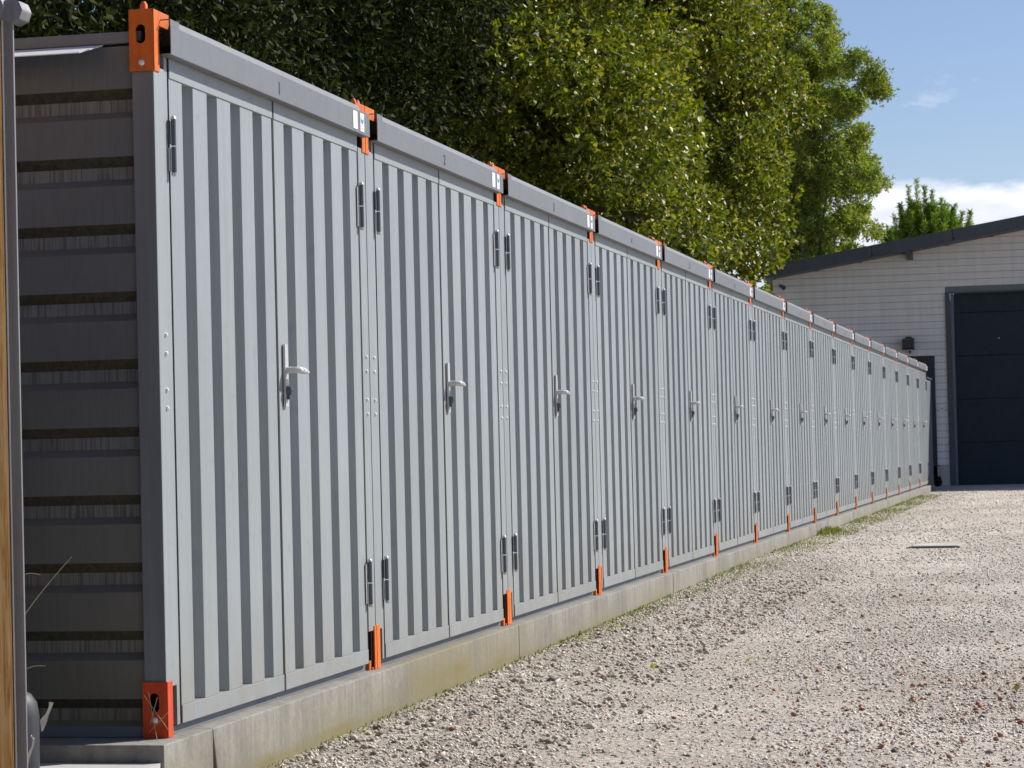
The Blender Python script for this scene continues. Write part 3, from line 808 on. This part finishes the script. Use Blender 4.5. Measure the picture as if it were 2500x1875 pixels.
b = MB(); b.box((eave_x, -0.03, -0.2), (-0.045, -0.001, 0.40)); b.build('wall_base', M['apron'], t)
# roof slabs with fascia
b = MB()
for s_ in (0, 1):
    def X(x): return x if not s_ else 2 * ridge_x - x
    xa, xb = eave_x - 0.15, ridge_x
    v = []
    for yy in (-0.6, 12.4):
        v += [(X(xa), yy, roofz(xa) + 0.0), (X(xb), yy, roofz(xb)), (X(xb), yy, roofz(xb) + 0.245), (X(xa), yy, roofz(xa) + 0.245)]
    b.add(v, [(0,1,2,3),(7,6,5,4),(0,4,5,1),(1,5,6,2),(2,6,7,3),(3,7,4,0)] if not s_ else [(3,2,1,0),(4,5,6,7),(1,5,4,0),(2,6,5,1),(3,7,6,2),(0,4,7,3)])
roof = b.build('roof', M['fascia'], t, bevel=0.004)
b = MB()
for xx in (-1.25, 0.35, 1.95, 3.5, 5.1, 6.7):
    sl = 0.157
    b.add([(xx, -0.603, roofz(xx) - 0.004), (xx + 0.012, -0.603, roofz(xx + .012) - 0.004), (xx + 0.012, -0.603, roofz(xx) + 0.250), (xx, -0.603, roofz(xx) + 0.250)], [(0, 1, 2, 3)])
    b.box((xx - 0.012, -0.606, roofz(xx) + 0.05), (xx + 0.045, -0.6025, roofz(xx) + 0.075))
b.build('fascia_joint', M['black'], roof)
b = MB()
for xx in (-0.52, 3.2, 6.8):
    b.prism([(-0.56, roofz(xx) - 0.006), (-0.02, roofz(xx) - 0.006), (-0.02, roofz(xx) - 0.16), (-0.52, roofz(xx) - 0.12)], 'x', xx - 0.055, xx + 0.055)
b.build('purlin_end', M['fascia'], roof)
# big door with jambs
b = MB()
b.box((dl - 0.002, -0.05, -0.02), (dl + 0.095, 0.001, dt)); b.box((dr - 0.095, -0.05, -0.02), (dr + 0.002, 0.001, dt)); b.box((dl + 0.096, -0.02, dt - 0.02), (dr - 0.096, 0.001, dt + 0.012))
b.box((dl + 0.097, 0.002, -0.02), (dl + 0.16, 0.22, dt - 0.021), 1)
b.build('door_frame', [M['fascia'], M['jamb']], t, bevel=0.004)
b = MB(); z = 0.0
b.box((dl + 0.165, 0.15, -0.02), (dr - 0.13, 0.16, dt + 0.1))
while z < dt - 0.1:
    z1_ = min(z + 0.86, dt + 0.05); b.box((dl + 0.165, 0.10, z + 0.003), (dr - 0.13, 0.14, z1_)); z += 0.866
dr_ = b.build('door', M['navy'], t, bevel=0.003)
b = MB(); b.tube([(1.17, 0.0985, 2.93), (1.17, 0.09, 2.93)], [0.013, 0.009], 10); b.build('lock', M['rivet'], dr_)
b = MB(); b.box((-1.05, -0.03, 0.0), (-0.10, -0.018, 2.62)); b.build('side_door', M['dkwin'], t, bevel=0.003)
# lamp on the wall
t = empty('wall_lamp', (-0.60, YW - 0.02, 2.72)); tag(t, 'black floodlight on the white shed wall above the container row', 'lamp')
b = MB(); b.prism([(-0.34, -0.06), (-0.34, 0.10), (-0.05, 0.14), (-0.05, -0.10), (-0.30, -0.10)], 'x', -0.115, 0.115); b.build('housing', M['rubber'], t, bevel=0.006)
b = MB(); b.box((-0.095, -0.32, -0.112), (0.095, -0.12, -0.1015)); b.build('glass', M['zinc'], t)
b = MB(); b.tube([(0.02, -0.08, -0.12), (0.02, -0.03, -0.15), (0.02, 0.0, -0.15)], [0.02, 0.02, 0.02], 8); b.box((-0.06, -0.05, 0.03), (0.06, -0.001, 0.17)); b.build('bracket', M['rubber'], t)
t = empty('switch_box', (0.02, YW - 0.017, 1.44)); tag(t, 'small white switch box on the shed wall left of the navy door', 'switch box')
b = MB(); b.box((-0.035, -0.035, -0.045), (0.035, -0.001, 0.045)); b.build('case', M['white'], t, bevel=0.004)
b = MB(); b.tube([(0, -0.036, 0), (0, -0.045, 0)], [0.014, 0.012], 10); b.build('button', M['hinge'], t)
t = empty('eave_camera', (-3.15, YW - 0.02, 4.0)); tag(t, 'small dark camera under the left end of the shed roof', 'camera')
b = MB(); b.tube([(0, 0, 0), (0.0, -0.08, 0.02), (0.03, -0.14, -0.01)], [0.02, 0.02, 0.02], 8); b.build('arm', M['rubber'], t)
b = MB(); b.tube([(0.03, -0.12, -0.01), (0.10, -0.24, -0.05)], [0.04, 0.045], 12); b.build('body', M['rubber'], t)
# apron
b = MB(); b.box((-0.25, 42.2, -0.3), (9, YW + 0.3, -0.105)); tag(b.build('apron', M['apron'], bevel=0.01), 'pale concrete apron in front of the navy shed door', kind='structure')

# ------------------------------------------------------------------ access covers, fallen leaves
t = empty('access_cover', (1.44, 15.6, gz(15.6))); t.rotation_euler = (R(-0.5), 0, R(-2)); tag(t, 'rectangular concrete drain cover with dark metal edges set in the gravel', 'drain cover')
b = MB(); b.box((-0.20, -0.44, 0.002), (0.20, 0.44, 0.014)); b.build('lid', M['cover'], t)
b = MB()
for a, c in (((-0.22, -0.50, -0.05), (0.22, -0.445, 0.010)), ((-0.22, 0.445, -0.05), (0.22, 0.48, 0.012))): b.box(a, c)
b.build('frame', M['fascia'], t)
def fallen(x, y, s, lab, rz):
    b = MB(); n = 9; vs = [(0, 0, 0.4*s)]
    for k in range(n):
        a = 2 * math.pi * k / n; r_ = s * (1.0 if k % 2 else 0.6)
        vs.append((r_ * math.cos(a), 0.7 * r_ * math.sin(a), 0.25 * s + 0.5 * s * math.sin(a * 1.5 + rz)))
    b.add(vs, [(0, 1 + k, 1 + (k + 1) % n) for k in range(n)])
    o = b.build('fallen_leaf', M['leaf_yellow']); o.location = (x, y, gz(y) + 0.012); o.rotation_euler.z = rz
    tag(o, lab, 'leaf')
fallen(1.19, 4.33, 0.03, 'yellow fallen leaf alone in the middle of the gravel', 0.4)
fallen(0.79, 4.05, 0.028, 'yellow fallen leaf on gravel nearer to the plinth', 1.7)
fallen(2.42, 3.1, 0.026, 'yellow fallen leaf at the right edge among brick chips', 2.6)

# ------------------------------------------------------------------ foliage
def leaves(P, Nrm, L, Wd, tuft, r, spread=0.9, droop=0.0):
    """tuft leaves radiating round each point; returns verts, faces (rhombus, folded)"""
    n = len(P)
    P = np.repeat(P, tuft, 0); Nn = np.repeat(Nrm, tuft, 0); m = n * tuft
    d = Nn + r.normal(0, spread, (m, 3)); d[:, 2] -= droop * 1.0; d /= np.linalg.norm(d, axis=1)[:, None] + 1e-9
    q = r.normal(0, 1, (m, 3)); s = np.cross(d, q); s /= np.linalg.norm(s, axis=1)[:, None] + 1e-9
    l = L * r.uniform(0.45, 1.4, m)[:, None]; w_ = Wd * r.uniform(0.7, 1.3, m)[:, None]
    nn = np.cross(d, s)
    a = P; bb = P + d * l * 0.55 + s * w_; c = P + d * l + nn * l * r.uniform(-.25, .25, (m, 1)); e = P + d * l * 0.55 - s * w_
    V = np.stack([a, bb, c, e], 1).reshape(-1, 3)
    F = np.arange(m * 4).reshape(m, 4)
    return V, F
def crown_points(cl, per, r, shell=0.55):
    """cl: (n,4) centre, radius. points in the clump biased to the outside"""
    out = []; nr = []
    for c in cl:
        k = max(3, int(per * c[3] ** 2))
        d = r.normal(0, 1, (k, 3)); d /= np.linalg.norm(d, axis=1)[:, None]
        rr = c[3] * (shell + (1.08 - shell) * r.random(k) ** 0.6)[:, None]
        out.append(c[:3] + d * rr * np.array([1, 1, 0.82])); nr.append(d)
    return np.concatenate(out), np.concatenate(nr)
def limbs(b, base, top_, r0, targets, r):
    base = Vector(base); top_ = Vector(top_)
    pts = [base.lerp(top_, k / 6) + Vector((r.uniform(-.15, .15), r.uniform(-.15, .15), 0)) * (k > 0) for k in range(7)]
    b.tube(pts, [r0 * (1 - 0.11 * k) for k in range(7)], 10)
    for tg in targets:
        tg = Vector(tg); k = r.uniform(0.3, 0.95); st = base.lerp(top_, k)
        mid = st.lerp(tg, 0.5) + Vector((r.uniform(-.3, .3), r.uniform(-.3, .3), r.uniform(0, .4)))
        b.tube([st, st.lerp(mid, .5), mid, mid.lerp(tg, .6), tg], [r0 * 0.34, r0 * .28, r0 * .2, r0 * .12, r0 * .04], 6, cap=False)
def big_tree(name, label, base, centre, rad, ncl, per, mat, L, Wd, seed, tuft=6, rcl=(0.35, 0.8), zcut=None, group=None, squash=1.0, extra=None, droop=0.2, inner=0.42):
    r = np.random.default_rng(seed)
    d = r.normal(0, 1, (ncl, 3)); d /= np.linalg.norm(d, axis=1)[:, None]
    # lumpy ellipsoid
    lump = 1 + 0.13 * np.sin(d[:, 0] * 5 + seed) * np.cos(d[:, 2] * 6 + seed) + 0.12 * np.sin(d[:, 1] * 8 + d[:, 2] * 9 + 2 * seed)
    rr = np.where(r.random(ncl) < inner, r.uniform(0.35, 0.74, ncl), r.uniform(0.78, 1.06, ncl)) * lump
    C = np.array(centre) + d * rr[:, None] * np.array(rad)
    q = C * 1.55 + seed
    pocket = np.sin(q[:, 0]) * np.sin(q[:, 1] * 0.8) + np.sin(q[:, 2] * 0.9 + q[:, 0]) * 0.8
    keep = (rr < 0.78) | (pocket > -0.05)
    C = C[keep]; ncl = len(C)
    C = np.concatenate([C, rcl[0] + (rcl[1] - rcl[0]) * r.random((ncl, 1)) ** 1.5], 1)
    if extra is not None: C = np.concatenate([C, np.array(extra, float)], 0)
    if zcut is not None: C = C[C[:, 2] > zcut]
    t = empty(name, base); tag(t, label, 'tree', group)
    P, Nn = crown_points(C, per, r)
    if zcut is not None:
        k = P[:, 2] > zcut - 0.2; P, Nn = P[k], Nn[k]
    V, F = leaves(P - np.array(base), Nn, L, Wd, tuft, r, droop=droop)
    mesh_np('crown', V, F, mat, t)
    b = MB(); tg = [tuple(np.array(C[i][:3]) - np.array(base)) for i in r.choice(len(C), min(60, len(C)), replace=False)]
    limbs(b, (0, 0, -0.1), (centre[0] - base[0], centre[1] - base[1], centre[2] + rad[2] * 0.4 - base[2]), 0.30, tg, rnd)
    b.build('trunk', M['bark'], t)
    return t, len(F)
tot = 0
g_ = 'trees behind the container row'
er = np.random.default_rng(77)
EX = np.stack([er.uniform(-3.9, -2.35, 70), er.uniform(35.6, 38.6, 70), er.uniform(3.15, 6.5, 70), er.uniform(.28, .5, 70)], 1)
EX = EX[(EX[:, 2] > 4.1) | (EX[:, 0] < -3.25)]
_, n = big_tree('evergreen_tree', 'dark dense tree directly behind the nearest containers at upper left', (-7.2, 12.5, -0.15), (-7.2, 13.0, 6.0), (3.3, 5.0, 5.2), 500, 280, M['dark_leaf'], 0.10, 0.019, 21, 6, (0.4, 0.85), 1.9, g_); tot += n
_, n = big_tree('evergreen_tree', 'dark tree standing between the shady corner tree and the sunlit oak', (-7.2, 21.0, -0.15), (-6.6, 21.5, 6.3), (3.2, 4.2, 5.6), 450, 280, M['dark_leaf'], 0.10, 0.02, 22, 6, (0.4, 0.85), 1.9, g_); tot += n
_, n = big_tree('oak_tree', 'large glossy oak rising over the middle of the container row', (-6.6, 29.0, -0.15), (-5.9, 29.5, 7.0), (3.4, 4.4, 6.0), 560, 330, M['oak'], 0.105, 0.024, 23, 6, (0.35, 0.95), 2.3, g_); tot += n
_, n = big_tree('oak_tree', 'sunlit oak whose foliage hangs over the left end of the shed roof', (-5.6, 37.0, -0.15), (-4.75, 38.0, 7.7), (2.4, 3.4, 5.8), 560, 350, M['oak'], 0.105, 0.024, 24, 6, (0.33, 0.85), 2.6, g_, extra=EX); tot += n

# yellow-green tree beyond the shed: hand-placed clumps
cl = []
rr_ = random.Random(5)
def blob(px, py, rpx):      # px/py: metres right / up in the tree's own frame, traced once from the photo
    cl.append((-5.2 + (px - 1850) * 0.01055, 58 + rr_.uniform(-1.6, 1.6), 11.9 - (py - 20) * 0.01065, rpx * 0.0106))
for px, py, rp in ((1860,40,70),(1930,20,60),(2000,60,26),(2010,20,22),(1900,120,90),(1980,120,60),(2030,110,26),(2040,85,18),(1960,200,90),(2050,160,40),(2040,230,60),(2090,170,34),
                   (2120,195,30),(2145,190,26),(2160,215,20),(2130,225,24),(2075,260,34),(1900,260,90),(1990,300,80),(2060,320,50),(1930,380,90),(2020,390,70),(2090,370,34),(2100,340,24),(1960,460,90),(2050,450,60),
                   (2110,440,40),(2130,425,24),(1900,480,80),(1990,540,70),(2060,520,46),(2100,500,28),(2085,550,30),(2110,555,20),(1940,600,80),(2020,610,60),(2075,600,28),(1880,560,70),(1900,350,80),(1880,200,80),(1985,-10,40),(1900,-60,80),(1960,-80,50),
                   (1960,680,90),(2030,690,70),(1980,780,90)):
    blob(px, py, rp)
C = []
r = np.random.default_rng(31)
for c in cl:
    k = max(3, int(c[3] ** 2 * 55))
    d = r.normal(0, 1, (k, 3)); d /= np.linalg.norm(d, axis=1)[:, None]
    for q in d * r.uniform(0.25, 1.02, (k, 1)) * c[3]:
        C.append((c[0] + q[0], c[1] + q[1] * 1.6, c[2] + q[2], r.uniform(0.13, 0.26)))
C = np.array(C)
base = (-4.4, 58, -0.15); t = empty('ash_tree', base); tag(t, 'yellow-green feathery tree against the sky left of the pine', 'tree')
P, Nn = crown_points(C, 1300, r, 0.2); P = P + r.normal(0, 0.05, P.shape); V, F = leaves(P - np.array(base), Nn, 0.10, 0.018, 5, r); mesh_np('crown', V, F, M['yellow_leaf'], t); tot += len(F)
b = MB(); limbs(b, (0, 0, -0.1), (0.4, 0, 7.6), 0.22, [tuple(np.array(C[i][:3]) - np.array(base)) for i in r.choice(len(C), 60, replace=False) if C[i][2] < 8.5], rnd); b.build('trunk', M['bark'], t)

# pine behind the shed: upright shoots covered in needles
base = (-1.5, 65, -0.15); t = empty('pine_tree', base); tag(t, 'bright green pine with upright shoots behind the shed roof', 'tree')
sh = []
for k in range(260):
    u, v = r.uniform(-1, 1), r.uniform(-1, 1)
    if u*u + v*v > 1: continue
    h = 7.65 - 1.0 * abs(u) ** 2.2 - 0.6 * v * v - r.uniform(0, 0.9)
    x = -1.33 + 1.5 * u
    sh.append((x, 65 + 1.3 * v, h, r.uniform(0.6, 1.2)))
sh += [(-1.58, 64.6, 8.12, 1.1), (-1.83, 64.7, 7.95, 0.95), (-1.36, 64.5, 7.9, 0.8), (-1.15, 64.6, 7.8, 0.8), (-0.9, 64.6, 7.55, 0.8), (-2.05, 64.5, 7.45, 0.7), (-0.55, 64.5, 7.35, 0.7), (-0.10, 64.5, 7.15, 0.6)]
VV = []; FF = []; off = 0
for (x, y, ztop, ln) in sh:
    k = 330; tt = r.random(k); 
    lean = np.array([(x + 1.5) * 0.16, (y - 65) * 0.12, 1.0]); lean /= np.linalg.norm(lean)
    ax = np.array([x, y, ztop]) - lean * (1 - tt[:, None]) * ln - np.array(base)
    d = r.normal(0, 1, (k, 3)); d[:, 2] = np.abs(d[:, 2]) * 0.6 + 0.5; d /= np.linalg.norm(d, axis=1)[:, None]
    V, F = leaves(ax, d, 0.13, 0.010, 1, r, 0.15); VV.append(V); FF.append(F + off); off += len(V)
mesh_np('crown', np.concatenate(VV), np.concatenate(FF), M['pine_leaf'], t)
b = MB(); limbs(b, (0, 0, -0.1), (0.1, 0, 7.0), 0.22, [(s_[0] + 1.5, s_[1] - 65, s_[2] - s_[3]) for s_ in sh[::3]], rnd); b.build('trunk', M['bark'], t)
# small treetop between ash and pine
base = (-3.0, 60, -0.15)
Cs = np.array([(-2.95 + r.uniform(-.35, .35), 60 + r.uniform(-.4, .4), 5.35 + r.uniform(-.9, .25), r.uniform(.12, .22)) for _ in range(34)])
t = empty('young_tree', base); tag(t, 'small green treetop peeping over the shed roof left of the pine', 'tree')
P, Nn = crown_points(Cs, 900, r, 0.3); V, F = leaves(P - np.array(base), Nn, 0.16, 0.016, 5, r); mesh_np('crown', V, F, M['pine_leaf'], t)
b = MB(); limbs(b, (0, 0, -0.1), (0.05, 0, 5.0), 0.10, [tuple(Cs[i][:3] - np.array(base)) for i in range(6)], rnd); b.build('trunk', M['bark'], t)

# grass and weeds along the plinth
def grass(name, n, x0, x1, y0, y1, h0, h1, label, seed, dens=None, kind='stuff'):
    r = np.random.default_rng(seed)
    x = x0 + (x1 - x0) * r.random(n) ** 1.7; y = r.uniform(y0, y1, n)
    if dens is not None: k = r.random(n) < dens(y); x, y = x[k], y[k]
    z = np.array([gz(q) for q in y]); m = len(x)
    a = r.uniform(0, 6.28, m); hh = r.uniform(h0, h1, m) * r.uniform(0.5, 1, m)
    d = np.stack([np.cos(a) * .6, np.sin(a) * .6, np.ones(m)], 1) * hh[:, None]
    s_ = np.stack([-np.sin(a), np.cos(a), np.zeros(m)], 1) * 0.004
    P = np.stack([x, y, z - 0.004], 1)
    V = np.stack([P - s_, P + s_, P + d * 0.55 + s_ * .7 + np.array([0, 0, 1]) * hh[:, None] * .12, P + d], 1).reshape(-1, 3)
    o = mesh_np(name, V, np.arange(m * 4).reshape(m, 4), M['grass']); tag(o, label, 'grass', kind=kind); return o
grass('grass', 12000, 0.055, 0.42, 10, 36, 0.01, 0.04, 'thin green grass growing along the far foot of the plinth', 41,
      lambda y: np.clip((y - 9) / 9, 0, 1) * (0.35 + 0.65 * (np.sin(y * 1.7) > -0.2)))
grass('grass', 900, 0.055, 0.12, 0.4, 9, 0.01, 0.03, 'sparse dry weeds along the near foot of the plinth', 42)
grass('grass', 500, 0.055, 0.22, 18.6, 19.6, 0.04, 0.09, 'greener grass clump beside the plinth two thirds along', 43)
grass('grass', 1500, 0.055, 0.26, 5.5, 13, 0.008, 0.032, 'thin weeds and moss tufts along the middle of the plinth foot', 45)
# dark dry weed clump at the shed corner
r = np.random.default_rng(44)
Cs = np.array([(-0.13 + r.uniform(-.06, .06), 43.2 + r.uniform(-.15, .15), 0.0 + r.uniform(-.12, .05), r.uniform(.05, .08)) for _ in range(18)])
P, Nn = crown_points(Cs, 9000, r, 0.3); V, F = leaves(P - np.array((-0.13, 43.2, -0.13)), Nn, 0.05, 0.008, 4, r)
o = mesh_np('withered_shrub', V, F, M['dark_leaf']); o.location = (-0.13, 43.2, -0.13); tag(o, 'small dark withered shrub at the foot of the shed beside the container row', 'shrub')
# unseen leafy screen added behind the viewpoint to cut sky light on shaded faces
r = np.random.default_rng(51)
base = (-1.0, -17.5, -0.19); t = empty('sky_blocker', base); tag(t, 'added leafy screen behind the viewpoint, unseen, blocking sky light', 'sky_blocker')
P = np.stack([r.uniform(-13, 12, 26000), -17.5 + r.normal(0, 0.8, 26000), r.uniform(-0.1, 8.5, 26000)], 1)
P[:, 2] *= 1 - 0.08 * np.sin(P[:, 0] * 1.3)
Nn = r.normal(0, 1, P.shape); Nn[:, 1] += 0.8; Nn /= np.linalg.norm(Nn, axis=1)[:, None]
V, F = leaves(P - np.array(base), Nn, 0.38, 0.12, 4, r); mesh_np('foliage', V, F, M['dark_leaf'], t)
b = MB()
for k in range(9): b.tube([(-11 + k * 2.7, 0, -0.1), (-11 + k * 2.7, 0.1, 3.5), (-10.9 + k * 2.7, 0, 7)], [0.14, 0.1, 0.04], 8)
b.build('stems', M['bark'], t)
print('LEAF FACES', tot)
